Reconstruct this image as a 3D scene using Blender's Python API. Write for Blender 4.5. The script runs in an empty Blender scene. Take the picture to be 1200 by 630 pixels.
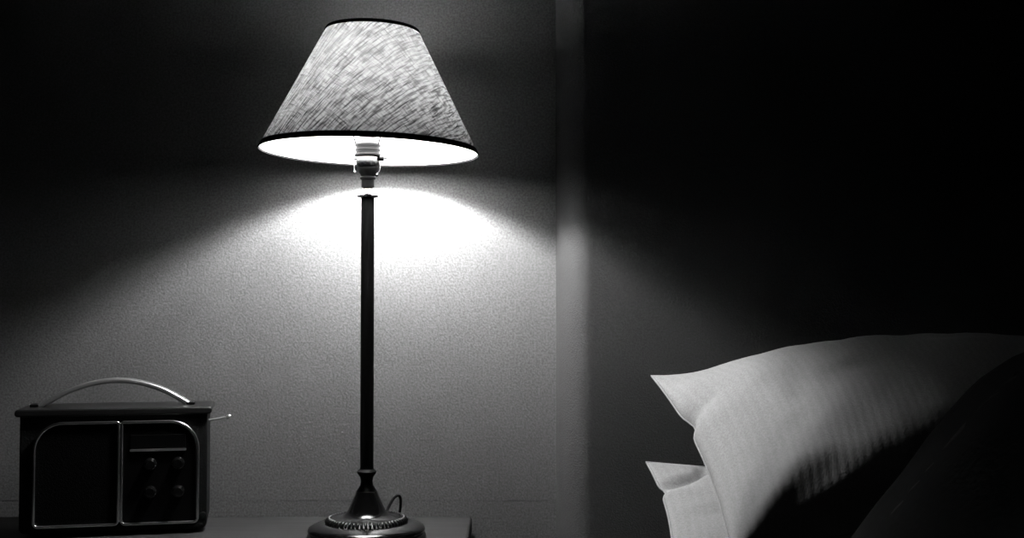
import bpy, bmesh, math, random
from mathutils import Vector, Matrix, noise
random.seed(7)
PI = math.pi
sc = bpy.context.scene
COL = sc.collection

# ------------------------------------------------------------------ helpers
def link(o, parent=None):
    COL.objects.link(o)
    if parent is not None:
        o.parent = parent
    return o

def thing(name, label, cat, loc=(0, 0, 0), rotz=0.0, group=None):
    o = bpy.data.objects.new(name, None)
    o.empty_display_size = 0.05
    link(o)
    o.location = loc
    o.rotation_euler = (0, 0, rotz)
    tag(o, label, cat, group)
    return o

def tag(o, label=None, cat=None, group=None, kind=None):
    if label: o['label'] = label
    if cat: o['category'] = cat
    if group: o['group'] = group
    if kind: o['kind'] = kind
    return o

def obj(name, bm, mat, parent=None, smooth=True, bevel=0.0, angle=40, seg=3, label=None):
    bmesh.ops.recalc_face_normals(bm, faces=bm.faces[:])
    me = bpy.data.meshes.new(name)
    bm.to_mesh(me); bm.free()
    mats = mat if isinstance(mat, (list, tuple)) else [mat]
    for m in mats: me.materials.append(m)
    o = bpy.data.objects.new(name, me)
    link(o, parent)
    if smooth:
        for p in me.polygons: p.use_smooth = True
        try: me.set_sharp_from_angle(angle=math.radians(angle))
        except Exception: pass
    if bevel:
        b = o.modifiers.new('bevel', 'BEVEL'); b.width = bevel; b.segments = seg
        b.limit_method = 'ANGLE'; b.angle_limit = math.radians(35); b.harden_normals = True
    if label: o['label'] = label
    return o

def add_box(bm, c, s, rot=None):
    m = Matrix.Translation(c)
    if rot is not None: m = m @ rot
    m = m @ Matrix.Diagonal((s[0], s[1], s[2], 1))
    bmesh.ops.create_cube(bm, size=1.0, matrix=m)
    return bm

def box(c, s, rot=None):
    return add_box(bmesh.new(), c, s, rot)

def add_lathe(bm, prof, n=64, mat=None, closed=False):
    """prof: list of (r,z); poles closed where r==0"""
    rings = []
    for r, z in prof:
        if r < 1e-7:
            v = Vector((0, 0, z)); v = mat @ v if mat else v
            rings.append([bm.verts.new(v)])
        else:
            ring = []
            for i in range(n):
                a = 2 * PI * i / n
                v = Vector((r * math.cos(a), r * math.sin(a), z)); v = mat @ v if mat else v
                ring.append(bm.verts.new(v))
            rings.append(ring)
    pairs = list(zip(rings, rings[1:]))
    if closed: pairs.append((rings[-1], rings[0]))
    for A, B in pairs:
        for i in range(n):
            j = (i + 1) % n
            if len(A) == 1 and len(B) == 1: continue
            if len(A) == 1: bm.faces.new((A[0], B[i], B[j]))
            elif len(B) == 1: bm.faces.new((A[i], B[0], A[j]))
            else: bm.faces.new((A[i], B[i], B[j], A[j]))
    return bm

def lathe(prof, n=64, mat=None, closed=False):
    return add_lathe(bmesh.new(), prof, n, mat, closed)

def smooth_pts(pts, per=8, closed=False):
    P = [Vector(p) for p in pts]; out = []
    n = len(P); rng = n if closed else n - 1
    for i in range(rng):
        if closed: a, b, c, d = P[(i-1) % n], P[i], P[(i+1) % n], P[(i+2) % n]
        else: a, b, c, d = P[max(i-1, 0)], P[i], P[i+1], P[min(i+2, n-1)]
        for k in range(per):
            t = k / per
            out.append(0.5*((2*b)+(c-a)*t+(2*a-5*b+4*c-d)*t*t+(3*b-3*c+d-a)*t**3))
    if not closed: out.append(P[-1])
    return out

def add_sweep(bm, pts, section, closed=False, up=Vector((0, 1, 0)), caps=True):
    """sweep a closed 2-D section (list of (a,b)) along pts; a along `side`, b along `up`"""
    P = [Vector(p) for p in pts]; n = len(P); rings = []
    for i, p in enumerate(P):
        if closed: t = P[(i+1) % n] - P[(i-1) % n]
        else: t = P[min(i+1, n-1)] - P[max(i-1, 0)]
        t.normalize()
        u = up - t * up.dot(t)
        if u.length < 1e-4: u = Vector((1, 0, 0)) - t * t.x
        u.normalize(); s = t.cross(u)
        rings.append([bm.verts.new(p + s * a + u * b) for a, b in section])
    m = len(section)
    pr = list(zip(rings, rings[1:]))
    if closed: pr.append((rings[-1], rings[0]))
    for A, B in pr:
        for i in range(m):
            j = (i+1) % m
            bm.faces.new((A[i], B[i], B[j], A[j]))
    if caps and not closed:
        bm.faces.new(rings[0][::-1]); bm.faces.new(rings[-1])
    return bm

def circ(r, n=10):
    return [(r*math.cos(2*PI*i/n), r*math.sin(2*PI*i/n)) for i in range(n)]
def rrect(w, h, r, n=4):
    out = []
    for cx, cy, a0 in ((w/2-r, h/2-r, 0), (-w/2+r, h/2-r, 90), (-w/2+r, -h/2+r, 180), (w/2-r, -h/2+r, 270)):
        for k in range(n+1):
            a = math.radians(a0 + 90*k/n); out.append((cx+r*math.cos(a), cy+r*math.sin(a)))
    return out
def tube(pts, r, n=10, closed=False, up=Vector((0, 1, 0))):
    return add_sweep(bmesh.new(), pts, circ(r, n), closed, up)

def prism(outline, y0, y1, bm=None):
    """outline (x,z) extruded along y"""
    bm = bm or bmesh.new()
    A = [bm.verts.new((x, y0, z)) for x, z in outline]
    B = [bm.verts.new((x, y1, z)) for x, z in outline]
    n = len(outline)
    bm.faces.new(A); bm.faces.new(B[::-1])
    for i in range(n):
        j = (i+1) % n
        bm.faces.new((A[i], B[i], B[j], A[j]))
    return bm

# ------------------------------------------------------------------ materials
def new_mat(name):
    m = bpy.data.materials.new(name); m.use_nodes = True
    nt = m.node_tree; b = nt.nodes['Principled BSDF']
    return m, nt, b

def plain(name, g, rough=0.5, metal=0.0, spec=0.5, bump=0.0, bscale=200, vary=0.0, coat=0.0):
    m, nt, b = new_mat(name)
    b.inputs['Base Color'].default_value = (g, g, g, 1)
    b.inputs['Roughness'].default_value = rough
    b.inputs['Metallic'].default_value = metal
    b.inputs['Specular IOR Level'].default_value = spec
    b.inputs['Coat Weight'].default_value = coat
    if bump or vary:
        tc = nt.nodes.new('ShaderNodeTexCoord')
        no = nt.nodes.new('ShaderNodeTexNoise'); no.inputs['Scale'].default_value = bscale
        no.inputs['Detail'].default_value = 3
        nt.links.new(tc.outputs['Object'], no.inputs['Vector'])
        if bump:
            bp = nt.nodes.new('ShaderNodeBump'); bp.inputs['Strength'].default_value = bump
            bp.inputs['Distance'].default_value = 0.002
            nt.links.new(no.outputs['Fac'], bp.inputs['Height'])
            nt.links.new(bp.outputs['Normal'], b.inputs['Normal'])
        if vary:
            mr = nt.nodes.new('ShaderNodeMapRange')
            mr.inputs['To Min'].default_value = max(g*(1-vary), 0); mr.inputs['To Max'].default_value = g*(1+vary)
            mr.inputs['From Min'].default_value = .3; mr.inputs['From Max'].default_value = .7
            nt.links.new(no.outputs['Fac'], mr.inputs['Value'])
            nt.links.new(mr.outputs['Result'], b.inputs['Base Color'])
    return m

def wall_mat():
    m, nt, b = new_mat('satin_wall_paint')
    tc = nt.nodes.new('ShaderNodeTexCoord')
    n1 = nt.nodes.new('ShaderNodeTexNoise'); n1.inputs['Scale'].default_value = 330; n1.inputs['Detail'].default_value = 2
    n2 = nt.nodes.new('ShaderNodeTexNoise'); n2.inputs['Scale'].default_value = 9; n2.inputs['Detail'].default_value = 4
    for n in (n1, n2): nt.links.new(tc.outputs['Object'], n.inputs['Vector'])
    mr = nt.nodes.new('ShaderNodeMapRange')
    mr.inputs['From Min'].default_value = .3; mr.inputs['From Max'].default_value = .7
    mr.inputs['To Min'].default_value = WALL_G*.72; mr.inputs['To Max'].default_value = WALL_G*1.28
    nt.links.new(n1.outputs['Fac'], mr.inputs['Value'])
    mu = nt.nodes.new('ShaderNodeMath'); mu.operation = 'MULTIPLY'
    mr2 = nt.nodes.new('ShaderNodeMapRange'); mr2.inputs['To Min'].default_value = .9; mr2.inputs['To Max'].default_value = 1.1
    nt.links.new(n2.outputs['Fac'], mr2.inputs['Value'])
    nt.links.new(mr.outputs['Result'], mu.inputs[0]); nt.links.new(mr2.outputs['Result'], mu.inputs[1])
    nt.links.new(mu.outputs[0], b.inputs['Base Color'])
    b.inputs['Roughness'].default_value = WALL_R
    b.inputs['Specular IOR Level'].default_value = WALL_S
    b.inputs['Metallic'].default_value = WALL_M
    bp = nt.nodes.new('ShaderNodeBump'); bp.inputs['Strength'].default_value = .35; bp.inputs['Distance'].default_value = .001
    nt.links.new(n1.outputs['Fac'], bp.inputs['Height']); nt.links.new(bp.outputs['Normal'], b.inputs['Normal'])
    return m

def wood_mat(name, g, rough=.45, axis='x', scale=1.0, spec=.4):
    m, nt, b = new_mat(name)
    tc = nt.nodes.new('ShaderNodeTexCoord'); mp = nt.nodes.new('ShaderNodeMapping')
    s = [90*scale, 90*scale, 90*scale]; s['xyz'.index(axis)] = 5*scale
    mp.inputs['Scale'].default_value = s
    no = nt.nodes.new('ShaderNodeTexNoise'); no.inputs['Scale'].default_value = 1.6; no.inputs['Detail'].default_value = 5
    nt.links.new(tc.outputs['Object'], mp.inputs['Vector']); nt.links.new(mp.outputs['Vector'], no.inputs['Vector'])
    cr = nt.nodes.new('ShaderNodeMapRange'); cr.inputs['From Min'].default_value = .3; cr.inputs['From Max'].default_value = .7
    cr.inputs['To Min'].default_value = g*.6; cr.inputs['To Max'].default_value = g*1.35
    nt.links.new(no.outputs['Fac'], cr.inputs['Value']); nt.links.new(cr.outputs['Result'], b.inputs['Base Color'])
    b.inputs['Roughness'].default_value = rough; b.inputs['Specular IOR Level'].default_value = spec
    bp = nt.nodes.new('ShaderNodeBump'); bp.inputs['Strength'].default_value = .2; bp.inputs['Distance'].default_value = .0006
    nt.links.new(no.outputs['Fac'], bp.inputs['Height']); nt.links.new(bp.outputs['Normal'], b.inputs['Normal'])
    return m

def shade_fabric(name):
    """slubby linen, coarse threads laid on the bias; UVs are the unrolled cone in metres"""
    m = bpy.data.materials.new(name); m.use_nodes = True
    nt = m.node_tree; nt.nodes.clear(); N = nt.nodes.new; L = nt.links.new
    out = N('ShaderNodeOutputMaterial'); uv = N('ShaderNodeUVMap'); uv.uv_map = 'UVMap'
    def streak(ang, along, across, lo, hi, seed):
        # bend the threads a little so no line runs ruler-straight
        w = N('ShaderNodeTexNoise'); w.noise_dimensions = '2D'; w.inputs['Scale'].default_value = 14
        L(uv.outputs['UV'], w.inputs['Vector'])
        sub = N('ShaderNodeVectorMath'); sub.operation = 'SUBTRACT'; sub.inputs[1].default_value = (.5, .5, .5)
        L(w.outputs['Color'], sub.inputs[0])
        scl = N('ShaderNodeVectorMath'); scl.operation = 'SCALE'; scl.inputs['Scale'].default_value = .008
        L(sub.outputs[0], scl.inputs[0])
        ad = N('ShaderNodeVectorMath'); ad.operation = 'ADD'
        L(uv.outputs['UV'], ad.inputs[0]); L(scl.outputs[0], ad.inputs[1])
        rt = N('ShaderNodeVectorRotate'); rt.rotation_type = 'Z_AXIS'; rt.inputs['Angle'].default_value = -ang
        L(ad.outputs[0], rt.inputs['Vector'])
        mp = N('ShaderNodeMapping'); mp.inputs['Scale'].default_value = (along, across, 1); mp.inputs['Location'].default_value = (seed, seed*1.7, 0)
        L(rt.outputs[0], mp.inputs['Vector'])
        no = N('ShaderNodeTexNoise'); no.noise_dimensions = '2D'; no.inputs['Scale'].default_value = 1; no.inputs['Detail'].default_value = 2.5; no.inputs['Roughness'].default_value = .6
        L(mp.outputs[0], no.inputs['Vector'])
        mr = N('ShaderNodeMapRange'); mr.inputs['From Min'].default_value = lo; mr.inputs['From Max'].default_value = hi
        mr.interpolation_type = 'SMOOTHSTEP'
        L(no.outputs['Fac'], mr.inputs['Value']); return mr.outputs['Result']
    A = math.radians(49)
    s1 = streak(A, 38, 300, .28, .66, 3.1)          # main threads
    s2 = streak(A+PI/2, 50, 360, .22, .60, 9.4)     # crossing threads
    s3 = streak(A+.03, 24, 260, .31, .44, 21.7)      # occasional thick dark slubs
    s4 = streak(A+PI/2, 30, 300, .27, .38, 33.0)
    def mul(a, b):
        x = N('ShaderNodeMath'); x.operation = 'MULTIPLY'; L(a, x.inputs[0]); L(b, x.inputs[1]); return x.outputs[0]
    def rng(a, lo, hi):
        x = N('ShaderNodeMapRange'); x.inputs['To Min'].default_value = lo; x.inputs['To Max'].default_value = hi; L(a, x.inputs['Value']); return x.outputs['Result']
    v = mul(mul(rng(s1, .22, 1.0), rng(s2, .50, 1.0)), mul(rng(s3, .25, 1), rng(s4, .4, 1)))
    colT = N('ShaderNodeMath'); colT.operation = 'MULTIPLY'; colT.inputs[1].default_value = FAB_T; L(v, colT.inputs[0])
    colD = N('ShaderNodeMath'); colD.operation = 'MULTIPLY'; colD.inputs[1].default_value = .35; L(v, colD.inputs[0])
    tr = N('ShaderNodeBsdfTranslucent'); di = N('ShaderNodeBsdfDiffuse'); add = N('ShaderNodeAddShader')
    L(colT.outputs[0], tr.inputs['Color']); L(colD.outputs[0], di.inputs['Color'])
    L(tr.outputs[0], add.inputs[0]); L(di.outputs[0], add.inputs[1]); L(add.outputs[0], out.inputs['Surface'])
    return m

def lining_mat(name):
    m = bpy.data.materials.new(name); m.use_nodes = True
    nt = m.node_tree; nt.nodes.clear(); N = nt.nodes.new; L = nt.links.new
    out = N('ShaderNodeOutputMaterial')
    tr = N('ShaderNodeBsdfTranslucent'); di = N('ShaderNodeBsdfDiffuse'); add = N('ShaderNodeAddShader')
    tr.inputs['Color'].default_value = (.14, .14, .14, 1); di.inputs['Color'].default_value = (.32, .32, .32, 1)
    L(tr.outputs[0], add.inputs[0]); L(di.outputs[0], add.inputs[1]); L(add.outputs[0], out.inputs['Surface'])
    return m

def emitter(name, s):
    m = bpy.data.materials.new(name); m.use_nodes = True
    nt = m.node_tree; nt.nodes.clear()
    out = nt.nodes.new('ShaderNodeOutputMaterial'); e = nt.nodes.new('ShaderNodeEmission')
    # frosted glass glows less towards the neck, where the envelope narrows to the cap
    tc = nt.nodes.new('ShaderNodeTexCoord'); sp = nt.nodes.new('ShaderNodeSeparateXYZ')
    mr = nt.nodes.new('ShaderNodeMapRange'); mr.interpolation_type = 'SMOOTHSTEP'
    nt.links.new(tc.outputs['Generated'], sp.inputs[0]); nt.links.new(sp.outputs['Z'], mr.inputs['Value'])
    mr.inputs['From Min'].default_value = .05; mr.inputs['From Max'].default_value = .50
    mr.inputs['To Min'].default_value = s*.10; mr.inputs['To Max'].default_value = s
    nt.links.new(mr.outputs['Result'], e.inputs['Strength']); nt.links.new(e.outputs[0], out.inputs['Surface'])
    return m

def cotton_mat(name, g, stripe=True):
    """sateen-striped cotton; UV u runs across the pillow, v along the stripes"""
    m, nt, b = new_mat(name); N = nt.nodes.new; L = nt.links.new
    uv = N('ShaderNodeUVMap'); uv.uv_map = 'UVMap'
    sep = N('ShaderNodeSeparateXYZ'); L(uv.outputs['UV'], sep.inputs[0])
    mu = N('ShaderNodeMath'); mu.operation = 'MULTIPLY'; mu.inputs[1].default_value = 2*PI/.0125; L(sep.outputs['X'], mu.inputs[0])
    si = N('ShaderNodeMath'); si.operation = 'SINE'; L(mu.outputs[0], si.inputs[0])
    no = N('ShaderNodeTexNoise'); no.inputs['Scale'].default_value = 450; no.inputs['Detail'].default_value = 2
    tc = N('ShaderNodeTexCoord'); L(tc.outputs['Object'], no.inputs['Vector'])
    mr = N('ShaderNodeMapRange'); mr.inputs['From Min'].default_value = -1; mr.inputs['From Max'].default_value = 1
    d = .025 if stripe else 0
    mr.inputs['To Min'].default_value = g*(1-d); mr.inputs['To Max'].default_value = g*(1+d); L(si.outputs[0], mr.inputs['Value'])
    m2 = N('ShaderNodeMapRange'); m2.inputs['From Min'].default_value = .3; m2.inputs['From Max'].default_value = .7
    m2.inputs['To Min'].default_value = .86; m2.inputs['To Max'].default_value = 1.14; L(no.outputs['Fac'], m2.inputs['Value'])
    mm = N('ShaderNodeMath'); mm.operation = 'MULTIPLY'; L(mr.outputs['Result'], mm.inputs[0]); L(m2.outputs['Result'], mm.inputs[1])
    L(mm.outputs[0], b.inputs['Base Color']); b.inputs['Roughness'].default_value = .85; b.inputs['Specular IOR Level'].default_value = .15
    ad = N('ShaderNodeMath'); ad.operation = 'MULTIPLY_ADD'; ad.inputs[1].default_value = .22 if stripe else 0
    L(si.outputs[0], ad.inputs[0]); L(no.outputs['Fac'], ad.inputs[2])
    bp = N('ShaderNodeBump'); bp.inputs['Strength'].default_value = .3; bp.inputs['Distance'].default_value = .0008
    L(ad.outputs[0], bp.inputs['Height']); L(bp.outputs['Normal'], b.inputs['Normal'])
    return m

# tunables
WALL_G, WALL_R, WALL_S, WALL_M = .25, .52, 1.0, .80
FAB_T = .097
BULB = 2050

M = {}
M['wall'] = wall_mat()
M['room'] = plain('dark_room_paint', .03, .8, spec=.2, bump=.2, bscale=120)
M['floor'] = wood_mat('dark_floorboards', .05, .5, 'y', .5)
M['upholstery'] = plain('headboard_upholstery', .042, .9, spec=.1, bump=.5, bscale=420, vary=.18)
M['piping'] = plain('headboard_piping_cloth', .14, .8, spec=.2)
M['fabric'] = shade_fabric('slubby_linen')
M['lining'] = lining_mat('white_shade_lining')
M['trim'] = plain('black_binding_tape', .006, .8, spec=.1)
M['bulb'] = emitter('lit_bulb_glass', BULB)
M['bronze'] = plain('dark_bronze', .035, .18, metal=.9, bump=.05, bscale=60)
M['nickel'] = plain('polished_nickel', .14, .25, metal=1.0)
M['stem'] = plain('dull_dark_bronze', .003, .5, metal=.2, spec=.08)
M['bead'] = plain('worn_bronze_bead', .03, .3, metal=.9)
M['black_metal'] = plain('black_metal', .002, .35, spec=.25)
M['cord'] = plain('black_flex', .003, .7, spec=.08)
M['table'] = wood_mat('table_wood', .022, .6, 'x', 1.0, spec=.15)
M['leather'] = plain('black_leatherette', .004, .5, spec=.10, bump=.5, bscale=380)
M['radio_lid'] = plain('dark_lacquered_wood', .006, .35, spec=.3, bump=.06, bscale=60)
M['grille'] = plain('black_speaker_cloth', .0012, .9, spec=.02, bump=.6, bscale=700)
M['panel'] = plain('black_gloss_panel', .0015, .3, spec=.10)
M['knob'] = plain('black_gloss_knob', .004, .12, spec=.9)
M['chrome'] = plain('brushed_chrome', .75, .22, metal=1.0)
M['handle'] = plain('satin_metal', .50, .32, metal=.92)
M['cotton'] = cotton_mat('striped_white_cotton', .235)
M['cotton2'] = cotton_mat('white_cotton', .235, True)
M['piping_w'] = plain('white_seam_cotton', .26, .9, spec=.1)
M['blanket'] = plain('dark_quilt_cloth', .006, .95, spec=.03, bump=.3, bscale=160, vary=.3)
M['lace'] = plain('grey_frill_cloth', .03, .9, spec=.1, bump=.5, bscale=200)
M['sheet'] = plain('dark_bed_linen', .015, .9, spec=.1, bump=.3, bscale=90)
M['bedwood'] = wood_mat('dark_bed_wood', .04, .5, 'y', .6)

# ------------------------------------------------------------------ camera
F, HOR = 1400.0, 357.0
ZC = .921                       # camera height; table top is at .60
TT = .60
pitch = math.atan((HOR-315)/F)
cam = bpy.data.cameras.new('camera'); cam.sensor_width = 36; cam.lens = 36*F/1200
cam.clip_start = .02
co = bpy.data.objects.new('camera', cam); link(co)
co.location = (0, 0, ZC); co.rotation_euler = (PI/2+pitch, 0, 0)
sc.camera = co

def P(px, py, D):
    """a point seen at (px,py) of the photograph at depth y = D"""
    v = Vector(((px-600)/F, 1, (315-py)/F))
    c, s = math.cos(pitch), math.sin(pitch)
    w = Vector((v.x, v.y*c - v.z*s, v.y*s + v.z*c))
    return Vector((0, 0, ZC)) + w*(D/w.y)

# ------------------------------------------------------------------ room
WY = 1.833
XL, XR, YB, H = -1.55, 1.75, -1.9, 2.45
def struct(name, bm, m, **k):
    o = obj(name, bm, m, smooth=False, **k); o['kind'] = 'structure'; return o
zr = P(430, 586, WY).z; zq = P(430, 425, WY).z
b = bmesh.new()          # sheet-lined wall: each sheet stands a hair proud of the one below it
for z0, z1, dy in ((0, zr, .0004), (zr, zq, .0001), (zq, H, 0)):
    add_box(b, ((XL+XR)/2, WY+.06+dy/2, (z0+z1)/2), (XR-XL+.24, .12-dy, z1-z0))
struct('wall_back', b, M['wall'])
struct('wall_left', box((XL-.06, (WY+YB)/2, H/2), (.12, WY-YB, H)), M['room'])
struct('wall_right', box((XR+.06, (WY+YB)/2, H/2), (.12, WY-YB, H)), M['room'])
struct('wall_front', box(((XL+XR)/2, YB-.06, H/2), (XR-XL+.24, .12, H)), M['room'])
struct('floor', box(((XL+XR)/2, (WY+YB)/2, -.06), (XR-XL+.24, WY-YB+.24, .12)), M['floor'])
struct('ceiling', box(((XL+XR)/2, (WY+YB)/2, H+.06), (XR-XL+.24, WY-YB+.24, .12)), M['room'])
PXE = P(652, 300, WY-.02).x       # left edge of the padded headboard
def rail(name, ztop, hgt, t):
    b = bmesh.new(); add_box(b, ((XL+PXE-.004)/2, WY-t/2, ztop-hgt/2), (PXE-.004-XL, t, hgt))
    return struct(name, b, M['wall'], bevel=.0006)
rail('baseboard_back', .10, .10, .012)

# ------------------------------------------------------------------ padded headboard
hb = thing('headboard', 'tall dark upholstered headboard with a pale piped left edge behind the pillows', 'headboard', (PXE, WY, 0))
HW = XR-.05-PXE; HH = 1.95
DEP, RX = .116, .046
def edge_profile():
    pts = [(0.0, -.001)]
    for k in range(0, 15):
        a = PI/2*k/14
        pts.append((RX*(1-math.cos(a)), -.006-(DEP-.006)*math.sin(a)))
    pts.append((HW*.5, -DEP-.004))
    for k in range(14, -1, -1):
        a = PI/2*k/14
        pts.append((HW-RX*(1-math.cos(a)), -.006-(DEP-.006)*math.sin(a)))
    pts.append((HW, -.001))
    return pts
b = bmesh.new(); prof = edge_profile(); rings = []
zs = [(.0, 1), (.06, 1)] + [(.12+(HH-.16)*i/60, 1) for i in range(61)] + [(HH-.02, .92), (HH-.005, .7), (HH, .4)]
for z, f in zs:
    ring = []
    for (x, y) in prof:
        w = .0022*noise.noise(Vector((x*9, z*7, 3)))*min(1, x/.05)*min(1, (HW-x)/.05)
        ring.append(b.verts.new((x, min(y*f+w, -.0005), z)))
    rings.append(ring)
for A, B in zip(rings, rings[1:]):
    for i in range(len(A)):
        j = (i+1) % len(A); b.faces.new((A[i], A[j], B[j], B[i]))
b.faces.new(rings[0]); b.faces.new(rings[-1][::-1])
obj('padded_panel', b, M['upholstery'], hb)
obj('piping', tube([(.0028, -.0085, .004), (.0028, -.0085, .6), (.0028, -.0085, 1.2), (.0028, -.0085, HH-.01)], .0028, 12, up=Vector((0, 1, 0))), M['piping'], hb, label='pale corded piping down the left edge')

# ------------------------------------------------------------------ bedside table
ex = P(553, 603, 1.825).x
tb = thing('bedside_table', 'wooden bedside table carrying the lamp and the radio', 'table', (ex-.36, 1.60, 0))
TW, TD = .72, .452
obj('table_top', box((0, 0, TT-.013), (TW, TD, .026)), M['table'], tb, bevel=.004)
for sx in (-1, 1):
    for sy in (-1, 1):
        b = bmesh.new()
        x0, y0 = sx*(TW/2-.035), sy*(TD/2-.035)
        pr = [(.013, 0), (.02, TT-.14), (.02, TT-.026)]
        rg = [[b.verts.new((x0+a*r, y0+c*r, z)) for a, c in ((-1, -1), (1, -1), (1, 1), (-1, 1))] for r, z in pr]
        for A, B in zip(rg, rg[1:]):
            for i in range(4):
                j = (i+1) % 4; b.faces.new((A[i], A[j], B[j], B[i]))
        b.faces.new(rg[0][::-1]); b.faces.new(rg[-1])
        obj('leg', b, M['table'], tb, bevel=.002, smooth=False)
b = bmesh.new()
for sy in (1,): add_box(b, (0, sy*(TD/2-.035), TT-.085), (TW-.112, .018, .116))
for sx in (-1, 1): add_box(b, (sx*(TW/2-.035), 0, TT-.085), (.018, TD-.112, .116))
obj('apron', b, M['table'], tb, smooth=False)
dr = obj('drawer', box((0, -(TD/2-.030), TT-.085), (TW-.12, .02, .108)), M['table'], tb, bevel=.002)
obj('knob', lathe([(0, 0), (.006, 0), (.006, .012), (.014, .018), (.015, .024), (.010, .030), (0, .031)], 24,
    Matrix.Translation((0, -(TD/2-.020), TT-.085)) @ Matrix.Rotation(PI/2, 4, 'X')), M['chrome'], dr)

# ------------------------------------------------------------------ lamp
LD = 1.633
S = LD/F                                     # metres per photo pixel at the lamp
LX = P(430, 500, LD).x
lamp = thing('table_lamp', 'lit table lamp with a linen cone shade and slim dark stem', 'lamp', (LX, LD, TT))
ZB = .321
def zy(y): return ZB - (y-HOR)*S             # photo row -> height over the table top
base = [(0, .0004), (.079, .0004), (.081, .002), (.0815, .006), (.080, .010), (.077, .012), (.0785, .0135), (.0795, .0165), (.078, .0195),
        (.073, .0225), (.066, .0255), (.060, .0275), (.0575, .0268), (.0555, .0272), (.0505, .0330), (.046, .0338), (.043, .0330), (.036, .0342), (.030, .037), (.0255, .042), (.022, .049), (.0185, .057), (.0155, .064), (.0142, .068), (0, .0682)]
obj('base', lathe(base, 128), M['bronze'], lamp, angle=60)
# gadrooned ring on the base
b = bmesh.new(); NG = 60
for k in range(NG):
    a = 2*PI*k/NG
    mt = Matrix.Rotation(a, 4, 'Z') @ Matrix.Translation((.0525, 0, .0305)) @ Matrix.Rotation(.75, 4, 'Y') @ Matrix.Diagonal((.0050, .0021, .0024, 1))
    bmesh.ops.create_uvsphere(b, u_segments=10, v_segments=8, radius=1, matrix=mt)
obj('beaded_ring', b, M['bead'], lamp, angle=180, label='ring of raised bright beading on the foot')
stem = [(0, .0675), (.0142, .0675), (.0130, .070), (.0128, zy(573)), (.0120, zy(571)), (.0088, zy(567)), (.0080, zy(562)), (.0092, zy(557)), (.0128, zy(553)), (.0134, zy(551)), (.0118, zy(549.5)), (.0094, zy(548)), (.0092, zy(545)), (.0091, zy(400)), (.0090, zy(231.5)), (0, zy(231.5))]
obj('stem', lathe(stem, 48), M['stem'], lamp, angle=35)
cap = [(0, zy(231.6)), (.0125, zy(231.5)), (.0148, zy(230.5)), (.0148, zy(229)), (.0125, zy(228)), (.0105, zy(225)), (.0082, zy(221.5)), (.0062, zy(219)), (0, zy(218.8))]
obj('stem_cap', lathe(cap, 48), M['nickel'], lamp, angle=50, label='bright domed cap on top of the stem')
neck = [(0, zy(219)), (.0088, zy(219)), (.0088, zy(210.5)), (.0106, zy(209.5)), (.0108, zy(207.5)), (.0095, zy(206.5)), (.0098, zy(205)), (.0128, zy(201)), (.0146, zy(197)), (.0146, zy(196)), (0, zy(196))]
obj('lamp_holder', lathe(neck, 48), M['stem'], lamp, angle=35)
skirt = [(0, zy(196.1)), (.0146, zy(196.1)), (.0158, zy(194)), (.0158, zy(184)), (.0150, zy(182.5)), (0, zy(182.5))]
sk = obj('holder_skirt', lathe(skirt, 48), M['nickel'], lamp, angle=35)
ringp = [(.0100, zy(182.6)), (.0182, zy(182.6)), (.0186, zy(181.5)), (.0182, zy(180)), (.0166, zy(179.4)), (.0166, zy(176.8)), (.0178, zy(176.2)), (.0178, zy(174.4)), (.0166, zy(173.8)), (.0166, zy(171.6)), (.0182, zy(171.0)), (.0182, zy(168.6)), (.0170, zy(168.0)), (.0100, zy(168.0))]
obj('shade_ring', lathe(ringp, 48, closed=True), M['black_metal'], lamp, angle=35)
obj('pin', tube([(-.0155, 0, zy(186)), (-.0195, 0, zy(186)), (-.0215, 0, zy(186))], .0013, 10), M['nickel'], sk)
sw = obj('switch', tube([(.0150, -.002, zy(185)), (.0190, -.002, zy(185)), (.0270, -.002, zy(185))], .0011, 10), M['black_metal'], lamp)
obj('switch_knob', lathe([(0, 0), (.0035, 0), (.0042, .0008), (.0042, .0055), (.0033, .0066), (0, .0068)], 20, Matrix.Translation((.0158, -.002, zy(185))) @ Matrix.Rotation(PI/2, 4, 'Y')), M['black_metal'], sw)
# two small bright arms curling down beside the holder
for s in (-1, 1):
    pts = smooth_pts([(s*.0150, -.003, zy(188)), (s*.0172, -.004, zy(194)), (s*.0166, -.005, zy(200)), (s*.0128, -.006, zy(205))], 8) if s > 0 else \
          smooth_pts([(s*.0150, -.003, zy(188)), (s*.0176, -.004, zy(193)), (s*.0178, -.005, zy(198)), (s*.0166, -.006, zy(202))], 8)
    bb = tube(pts, .0008, 10)
    bmesh.ops.create_uvsphere(bb, u_segments=14, v_segments=10, radius=.0026, matrix=Matrix.Translation(pts[-1]))
    obj('holder_arm', bb, M['nickel'], lamp)
# bulb: pear-shaped with a collar down in the holder
BZ = .616
obj('light_bulb', lathe([(0, BZ-.029), (.008, BZ-.0278), (.016, BZ-.024), (.0235, BZ-.016), (.028, BZ-.005), (.0285, BZ+.004), (.025, BZ+.014), (.018, BZ+.022), (.009, BZ+.0267), (0, BZ+.028)], 24), M['bulb'], lamp, angle=180)
obj('bulb_cap', lathe([(0, zy(168.2)), (.0115, zy(168.2)), (.0115, BZ-.034), (.0135, BZ-.030), (.0165, BZ-.0245), (0, BZ-.0245)], 32), M['nickel'], lamp, angle=35)

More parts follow.
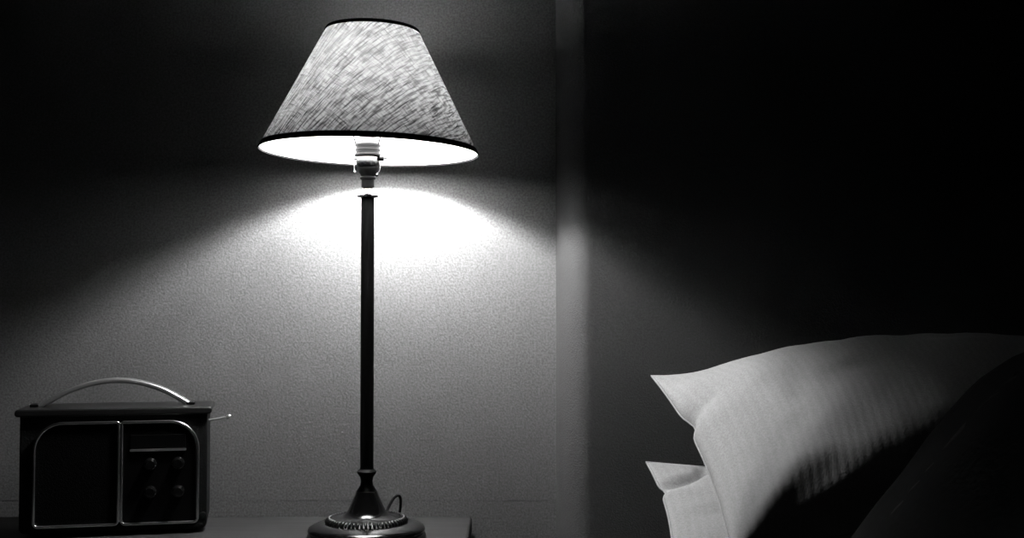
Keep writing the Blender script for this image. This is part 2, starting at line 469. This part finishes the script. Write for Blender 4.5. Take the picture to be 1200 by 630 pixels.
# shade, tipped very slightly to the right
ZS, ZT, RB, RT = .531, .6985, .1490, .0632
tilt = Matrix.Translation((0.002, 0, ZS)) @ Matrix.Rotation(math.radians(-.6), 4, 'X') @ Matrix.Rotation(math.radians(1.3), 4, 'Y') @ Matrix.Translation((0, 0, -ZS))
def cone(name, mat, dr, n=128, m=12, flip=False, trimz=.0):
    b = bmesh.new(); uvl = b.loops.layers.uv.new('UVMap')
    sl = math.hypot(RB-RT, ZT-ZS); sa = (RB-RT)/sl
    rows = []
    for j in range(m+1):
        t = j/m; rows.append([b.verts.new(tilt @ Vector(((RB+(RT-RB)*t+dr)*math.cos(2*PI*i/n-PI/2), (RB+(RT-RB)*t+dr)*math.sin(2*PI*i/n-PI/2), ZS+(ZT-ZS)*t))) for i in range(n)])
    for j in range(m):
        for i in range(n):
            f = b.faces.new((rows[j][i], rows[j][(i+1) % n], rows[j+1][(i+1) % n], rows[j+1][i]))
            for lp, (ii, jj) in zip(f.loops, ((i, j), (i+1, j), (i+1, j+1), (i, j+1))):
                # centre of the front is angle 0, the seam is at the back
                a = ii/n*2*PI
                if i >= n//2: a -= 2*PI
                rho = (RB+(RT-RB)*jj/m)/sa
                lp[uvl].uv = (rho*math.sin(a*sa), -rho*math.cos(a*sa))
    return b
sh = bpy.data.meshes
shade = obj('lamp_shade', cone('s', None, 0), M['fabric'], lamp, angle=180)
obj('lining', cone('l', None, -.0012), M['lining'], shade, angle=180, label='white inner lining of the shade')
sl = Vector((RB-RT, ZS-ZT)).normalized()      # direction down the slant (r,z)
def band(r, z, w, t):
    d = sl; nn = Vector((-d.y, d.x))          # outward normal of the cone in (r,z)
    if nn.x < 0: nn = -nn
    c = Vector((r, z)); pr = []
    for u, v in ((-w/2, t*.5), (-w/2+.0006, t), (w/2-.0006, t), (w/2, t*.5), (w/2, -.0007), (-w/2, -.0007)):
        q = c+d*u+nn*v; pr.append((q.x, q.y))
    return lathe(pr, 128, tilt, closed=True)
obj('binding', band(RB-.0012, ZS+.0022, .0088, .0012), M['trim'], shade, angle=35, label='black binding tape round the shade rim')
obj('binding', band(RT+.0008, ZT-.0012, .0052, .0010), M['trim'], shade, angle=35, label='black binding tape round the shade rim')
# wire spider carrying the shade: ring at the holder, three arms to the top ring
b = bmesh.new()
rr = [(.0115*math.cos(2*PI*i/24), .0115*math.sin(2*PI*i/24), zy(169)+.0026) for i in range(24)]
for k in range(3):
    a = 2*PI*k/3+PI/2
    add_sweep(b, smooth_pts([Vector((.0172*math.cos(a), .0172*math.sin(a), zy(170))), Vector((.036*math.cos(a), .036*math.sin(a), BZ-.02)), Vector((.040*math.cos(a), .040*math.sin(a), BZ+.03)), tilt @ Vector(((RT-.003)*math.cos(a), (RT-.003)*math.sin(a), ZT-.004))], 8), circ(.0012, 8), up=Vector((0, 0, 1)))
obj('wire_frame', b, M['nickel'], shade)
# flex: comes out of the foot, loops up, then runs back over the edge of the table
pts = smooth_pts([(.022, .045, .030), (.024, .060, .037), (.030, .074, .047), (.036, .082, .049), (.0385, .084, .040), (.036, .084, .020), (.028, .086, .006), (.012, .096, .0032), (.002, .120, .0030), (0, .160, .0030), (0, .188, .0032), (0, .1940, .0030), (0, .1966, .0004), (0, .1970, -.006), (0, .1970, -.022)], 8)
obj('power_cord', tube(pts, .0020, 10, up=Vector((1, 0, 0))), M['cord'], lamp)

# ------------------------------------------------------------------ radio
rad_ang = math.radians(12)
RW, RDp, RH = .2547, .105, .176
cr_ = P(245, 478, 1.698)
left = Vector((cr_.x - RW*math.cos(rad_ang), 1.698 - RW*math.sin(rad_ang), TT))
radio = thing('radio', 'black leather-look portable radio with an arched chrome carrying handle', 'radio', left, rad_ang)
# local frame: x along the front 0..RW, y into the depth 0..RDp, z up
obj('case', prism([(x+RW/2, z+RH/2+.003) for x, z in rrect(RW-.004, RH-.006, .008)], .002, RDp), M['leather'], radio, bevel=.003)
obj('lid', prism([(x+RW/2, z+RH-.004) for x, z in rrect(RW+.008, .010, .004)], -.004, RDp+.003), M['radio_lid'], radio, bevel=.0025)
# front opening outline: large radius shoulders at the top, tight corners below
def arch(x0, x1, z0, z1, rl, rr_, lo=.006, n=10):
    o = []
    for cx, cz, r, a0 in ((x1-rr_, z1-rr_, rr_, 0), (x0+rl, z1-rl, rl, 90), (x0+lo, z0+lo, lo, 180), (x1-lo, z0+lo, lo, 270)):
        for k in range(n+1):
            a = math.radians(a0+90*k/n); o.append((cx+r*math.cos(a), cz+r*math.sin(a)))
    return o
AX0, AX1, AZ0, AZ1 = .022, .240, .016, .1575
XM = .1345
obj('speaker_grille', prism(arch(AX0+.003, XM-.003, AZ0+.003, AZ1-.003, .036, .002), -.0005, .006), M['grille'], radio, smooth=False)
cp = obj('control_panel', prism(arch(XM+.003, AX1-.003, AZ0+.003, AZ1-.003, .002, .036), -.0008, .006), M['panel'], radio, smooth=False)
# trims: a raised rounded metal moulding round each half
sec = rrect(.0042, .0050, .0019, 4)
def moulding(outline, name):
    b = bmesh.new(); pts = [Vector((x, -.0022, z)) for x, z in outline]
    # drop coincident points
    q = [pts[0]]
    for p in pts[1:]:
        if (p-q[-1]).length > 2e-4: q.append(p)
    if (q[-1]-q[0]).length < 2e-4: q.pop()
    add_sweep(b, q, sec, closed=True, up=Vector((0, -1, 0)))
    return obj(name, b, M['chrome'], radio)
moulding(arch(AX0, XM-.0015, AZ0, AZ1, .038, .003), 'trim_moulding')
moulding(arch(XM+.0025, AX1, AZ0, AZ1, .003, .038), 'trim_moulding')
obj('tuning_window', box((.186, -.0015, .1300), (.074, .002, .018)), M['panel'], cp, smooth=False, bevel=.0005)
obj('tuning_bar', prism([(x+.186, z+.1180) for x, z in rrect(.076, .0030, .0012)], -.0042, -.0008), M['handle'], cp)
for (kx, kz, r) in ((.176, .0990, .0085), (.2135, .0995, .0085), (.176, .060, .0085), (.2135, .060, .0085)):
    mt = Matrix.Translation((kx, -.0006, kz)) @ Matrix.Rotation(PI/2, 4, 'X')
    k_ = obj('knob', lathe([(0, 0), (r, 0), (r, .003), (r*.86, .0038), (r*.80, .0105), (r*.70, .0118), (0, .0120)], 32, mt), M['knob'], radio, angle=35)
obj('badge', lathe([(0, 0), (.0050, 0), (.0050, .0010), (.0042, .0016), (0, .0016)], 24, Matrix.Translation((.247, .0022, .024)) @ Matrix.Rotation(PI/2, 4, 'X')), M['black_metal'], radio)
# arched handle
hs = [(.016, .0000), (.030, .0060), (.056, .0200), (.088, .0310), (.120, .0355), (.152, .0330), (.184, .0235), (.208, .0110), (.224, .0010)]
pts = smooth_pts([Vector((x, RDp*.50, RH+.001+z)) for x, z in hs], 8)
obj('handle', add_sweep(bmesh.new(), pts, rrect(.0070, .022, .0026), up=Vector((0, 1, 0))), M['handle'], radio, angle=60, label='arched chrome handle')
for x in (.014, .227):
    obj('handle_bracket', box((x, RDp*.50, RH+.0030), (.012, .024, .004)), M['black_metal'], radio, bevel=.0015)
# folded aerial, tip sticking out on the right
ap = [Vector((RW-.002, RDp*.62, .152)), Vector((RW+.010, RDp*.62, .1535)), Vector((RW+.0235, RDp*.62, .1560))]
an = obj('aerial', tube(ap, .0016, 12), M['handle'], radio)
d_ = (ap[2]-ap[1]).normalized()
q_ = Vector((0, 0, 1)).rotation_difference(d_).to_matrix().to_4x4()
obj('aerial_tip', lathe([(0, 0), (.0026, 0), (.0033, .0012), (.0033, .0052), (.0024, .0066), (0, .0068)], 20, Matrix.Translation(ap[2]-d_*.001) @ q_), M['handle'], an)
for x in (.025, RW-.025):
    for y in (.018, RDp-.018):
        obj('foot', lathe([(0, 0), (.007, 0), (.008, .0032), (.0, .0033)], 20, Matrix.Translation((x, y, 0))), M['black_metal'], radio, angle=30)

# ------------------------------------------------------------------ bed
BX0, BX1, BY0, BY1 = .13, 1.60, -.20, WY-DEP-.012
bed = thing('bed', 'low bed under the pillows beside the padded headboard', 'bed', ((BX0+BX1)/2, (BY0+BY1)/2, 0))
bw, bl = BX1-BX0, BY1-BY0
obj('bed_frame', box((0, 0, .20), (bw, bl, .16)), M['bedwood'], bed, bevel=.008)
for sx in (-1, 1):
    for sy in (-1, 1):
        obj('leg', box((sx*(bw/2-.06), sy*(bl/2-.06), .06), (.06, .06, .12)), M['bedwood'], bed, bevel=.004)
MT = .53
obj('mattress', box((0, 0, (.28+MT)/2), (bw-.02, bl-.02, MT-.28)), M['sheet'], bed, bevel=.04, seg=5)

def pillow(name, C, up, T_top, T_bot, a_len, pinch=.05, seed=0, n=72, m=56, ridge=None, label=None, mat=None, sag=None, creases=(), dents=(), notch=None):
    """C: world corners far-left, far-right, near-right, near-left (u left->right, v near->far)"""
    FL, FR, NR, NL = [Vector(c) for c in C]
    org = (FL+FR+NR+NL)/4; up = Vector(up).normalized()
    b = bmesh.new(); uvl = b.loops.layers.uv.new('UVMap')
    def pos(u, v, side):
        # sides draw in between the corners, leaving pointed ears
        uu = u*(1-pinch*(1-v*v)); vv = v*(1-pinch*.8*(1-u*u))
        p = (NL*(1-uu)*(1-vv)+NR*(1+uu)*(1-vv)+FR*(1+uu)*(1+vv)+FL*(1-uu)*(1+vv))/4
        f = ((1-abs(u)**2.2)*(1-abs(v)**(2.0 if v > 0 else 3.4)))
        f = max(f, 0)**.52
        f *= 1-.55*math.exp(-(math.hypot((u+1)*1.5, v-1)/.42)**2)
        t = (T_top if side > 0 else T_bot)*f
        if ridge and side > 0: t += ridge(u, v)*f
        nz = .0045*noise.noise(Vector((u*3.2+seed, v*2.6, side*4)))+.002*noise.noise(Vector((u*9+seed, v*7, side)))
        for cu, cv, r0, wd, dp in creases:
            r = math.hypot((u-cu)*2.0, v-cv); nz -= dp*math.exp(-((r-r0)/wd)**2)*(1 if side > 0 else 0)
        for du_, dv_, wu, wv, dp in dents:
            if side > 0: nz -= dp*math.exp(-((u-du_-.12*(v-dv_))/wu)**2-((v-dv_)/wv)**2)
        if notch and u < 0:
            p += Vector((notch[2]*math.exp(-((v-notch[0])/notch[1])**2)*max(0, -u)**6, 0, 0))
        # wrinkles running in from the corners
        for cu, cv in ((-1, 1), (-1, -1), (1, 1), (1, -1)):
            du, dv = u-cu, v-cv; r = math.hypot(du, dv); an_ = math.atan2(dv, du)
            nz += .0022*math.sin(an_*9+seed)*math.exp(-((r-.35)/.22)**2)
        q = p+up*(side*t+nz*min(1, f*2.2))
        if sag: q = sag(q, u, v)
        return q
    top, bot = {}, {}
    def par(k, n_):   # denser near the edges
        t = -1+2*k/n_; return math.sin(t*PI/2)*.75+t*.25
    for i in range(n+1):
        for j in range(m+1):
            u, v = par(i, n), par(j, m); e = i in (0, n) or j in (0, m)
            top[i, j] = b.verts.new(pos(u, v, 1)-org)
            bot[i, j] = top[i, j] if e else b.verts.new(pos(u, v, -1)-org)
    for G, side in ((top, 1), (bot, -1)):
        for i in range(n):
            for j in range(m):
                idx = ((i, j), (i+1, j), (i+1, j+1), (i, j+1))
                f = b.faces.new([G[k] for k in (idx if side > 0 else idx[::-1])])
                for lp, k in zip(f.loops, (idx if side > 0 else idx[::-1])):
                    lp[uvl].uv = (par(k[0], n)*a_len/2, par(k[1], m)*.24)
    edge = [top[i, 0].co.copy() for i in range(0, n+1)]+[top[n, j].co.copy() for j in range(1, m+1)]+[top[i, m].co.copy() for i in range(n-1, -1, -1)]+[top[0, j].co.copy() for j in range(m-1, 0, -1)]
    root = thing(name, label, 'pillow', org)
    obj('pillowcase', b, mat, root, angle=180)
    obj('seam', tube(edge, .0011, 8, closed=True, up=up), M['piping_w'], root)
    return root

# upper pillow
up_root = pillow('pillow', [P(763, 440, 1.66), (.90, 1.70, .822), (.86, 1.44, .715), P(858, 652, 1.36)],
       (.0, -.14, 1), .115, .030, .70, pinch=.055, seed=1.3, mat=M['cotton'], dents=((-.93, .36, .030, .22, .005), (-.62, -.1, .05, .25, .004)), notch=(.33, .09, .010),
       label='upper white striped pillow with a pointed corner lit by the lamp')
# lower pillow: flattened wherever the upper one presses on it
from mathutils.bvhtree import BVHTree
um = up_root.children[0].data; uo = up_root.location
seam_ = up_root.children[1].data
vv_ = [v.co+uo for v in um.vertices]; k_ = len(vv_)
ff_ = [list(p.vertices) for p in um.polygons]+[[i+k_ for i in p.vertices] for p in seam_.polygons]
tree = BVHTree.FromPolygons(vv_+[v.co+uo for v in seam_.vertices], ff_)
def press(q, u, v):
    zmin = 9
    for dx in (-.010, 0, .010):
        for dy in (-.010, 0, .010):
            h = tree.ray_cast(Vector((q.x+dx, q.y+dy, .3)), Vector((0, 0, 1)))
            if h[0] is not None: zmin = min(zmin, h[0].z)
    if q.z > zmin-.006: q.z = zmin-.006
    if q.z < MT+.003: q.z = MT+.003
    return q
pillow('pillow', [P(757, 541, 1.63), (.88, 1.66, .655), (.86, 1.36, .60), P(783, 705, 1.36)],
       (.0, -.10, 1), .045, .035, .70, pinch=.05, seed=5.1, mat=M['cotton2'], creases=((-1, 1, .45, .06, .020),), notch=(.50, .06, .006), sag=press,
       label='lower white pillow pressed beneath the other, its corner poking out')

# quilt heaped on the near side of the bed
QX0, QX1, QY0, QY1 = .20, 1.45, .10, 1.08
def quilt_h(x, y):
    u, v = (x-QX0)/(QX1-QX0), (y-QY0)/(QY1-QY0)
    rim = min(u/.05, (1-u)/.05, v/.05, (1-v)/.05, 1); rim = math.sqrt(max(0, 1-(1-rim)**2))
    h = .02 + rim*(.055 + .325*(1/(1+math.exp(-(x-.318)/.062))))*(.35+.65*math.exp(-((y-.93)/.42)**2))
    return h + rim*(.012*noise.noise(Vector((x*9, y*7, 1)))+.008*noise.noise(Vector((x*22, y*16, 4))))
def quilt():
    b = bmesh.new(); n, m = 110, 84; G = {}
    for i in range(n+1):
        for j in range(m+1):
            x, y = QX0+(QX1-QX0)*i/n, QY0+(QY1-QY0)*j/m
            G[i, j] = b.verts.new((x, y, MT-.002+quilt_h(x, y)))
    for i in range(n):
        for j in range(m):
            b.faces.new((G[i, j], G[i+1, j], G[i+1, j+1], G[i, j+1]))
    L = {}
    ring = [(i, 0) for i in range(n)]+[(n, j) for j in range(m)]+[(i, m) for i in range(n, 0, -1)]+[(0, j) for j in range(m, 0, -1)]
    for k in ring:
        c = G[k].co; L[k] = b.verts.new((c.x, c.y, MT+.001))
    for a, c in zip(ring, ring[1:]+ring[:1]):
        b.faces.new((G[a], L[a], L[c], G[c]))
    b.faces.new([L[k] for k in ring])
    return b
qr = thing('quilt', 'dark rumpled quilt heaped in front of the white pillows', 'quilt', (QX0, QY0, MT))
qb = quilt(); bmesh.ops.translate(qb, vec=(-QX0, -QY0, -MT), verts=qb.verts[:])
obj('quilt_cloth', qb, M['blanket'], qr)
# a gathered frill sewn along the crest of the fold
b = bmesh.new(); rows = []
N_ = 220
for k in range(N_+1):
    t = k/N_; x = .265+.17*t; y = .985-.03*t
    z = MT+quilt_h(x, y)
    w = math.sin(t*62+2.2*math.sin(t*17))
    rows.append([b.verts.new((x-QX0+q*(.9+.2*w)*.5, y-QY0-.006*w*(q/.02)-q*.45, z-MT-.002+(.008+.004*w)*math.sin(min(q/.02, 1)*PI/2)+d)) for q, d in ((0, 0), (.007, 0), (.014, 0), (.022, 0), (.022, -.0012), (.014, -.0012), (.007, -.0012), (0, -.0012))])
for A, B in zip(rows, rows[1:]):
    for i in range(8):
        j = (i+1) % 8; b.faces.new((A[i], B[i], B[j], A[j]))
b.faces.new(rows[0]); b.faces.new(rows[-1][::-1])
obj('frill', b, M['lace'], qr, label='gathered grey frill along the fold')

# ------------------------------------------------------------------ world and view
w = bpy.data.worlds.new('night'); sc.world = w; w.use_nodes = True
w.node_tree.nodes['Background'].inputs['Color'].default_value = (0, 0, 0, 1)
w.node_tree.nodes['Background'].inputs['Strength'].default_value = 0
vs = sc.view_settings
vs.view_transform = 'Standard'; vs.look = 'None'; vs.gamma = 1; vs.use_curve_mapping = False; vs.exposure = 0.0
try:
    sc.cycles.max_bounces = 8
    sc.cycles.use_light_tree = True
except Exception: pass
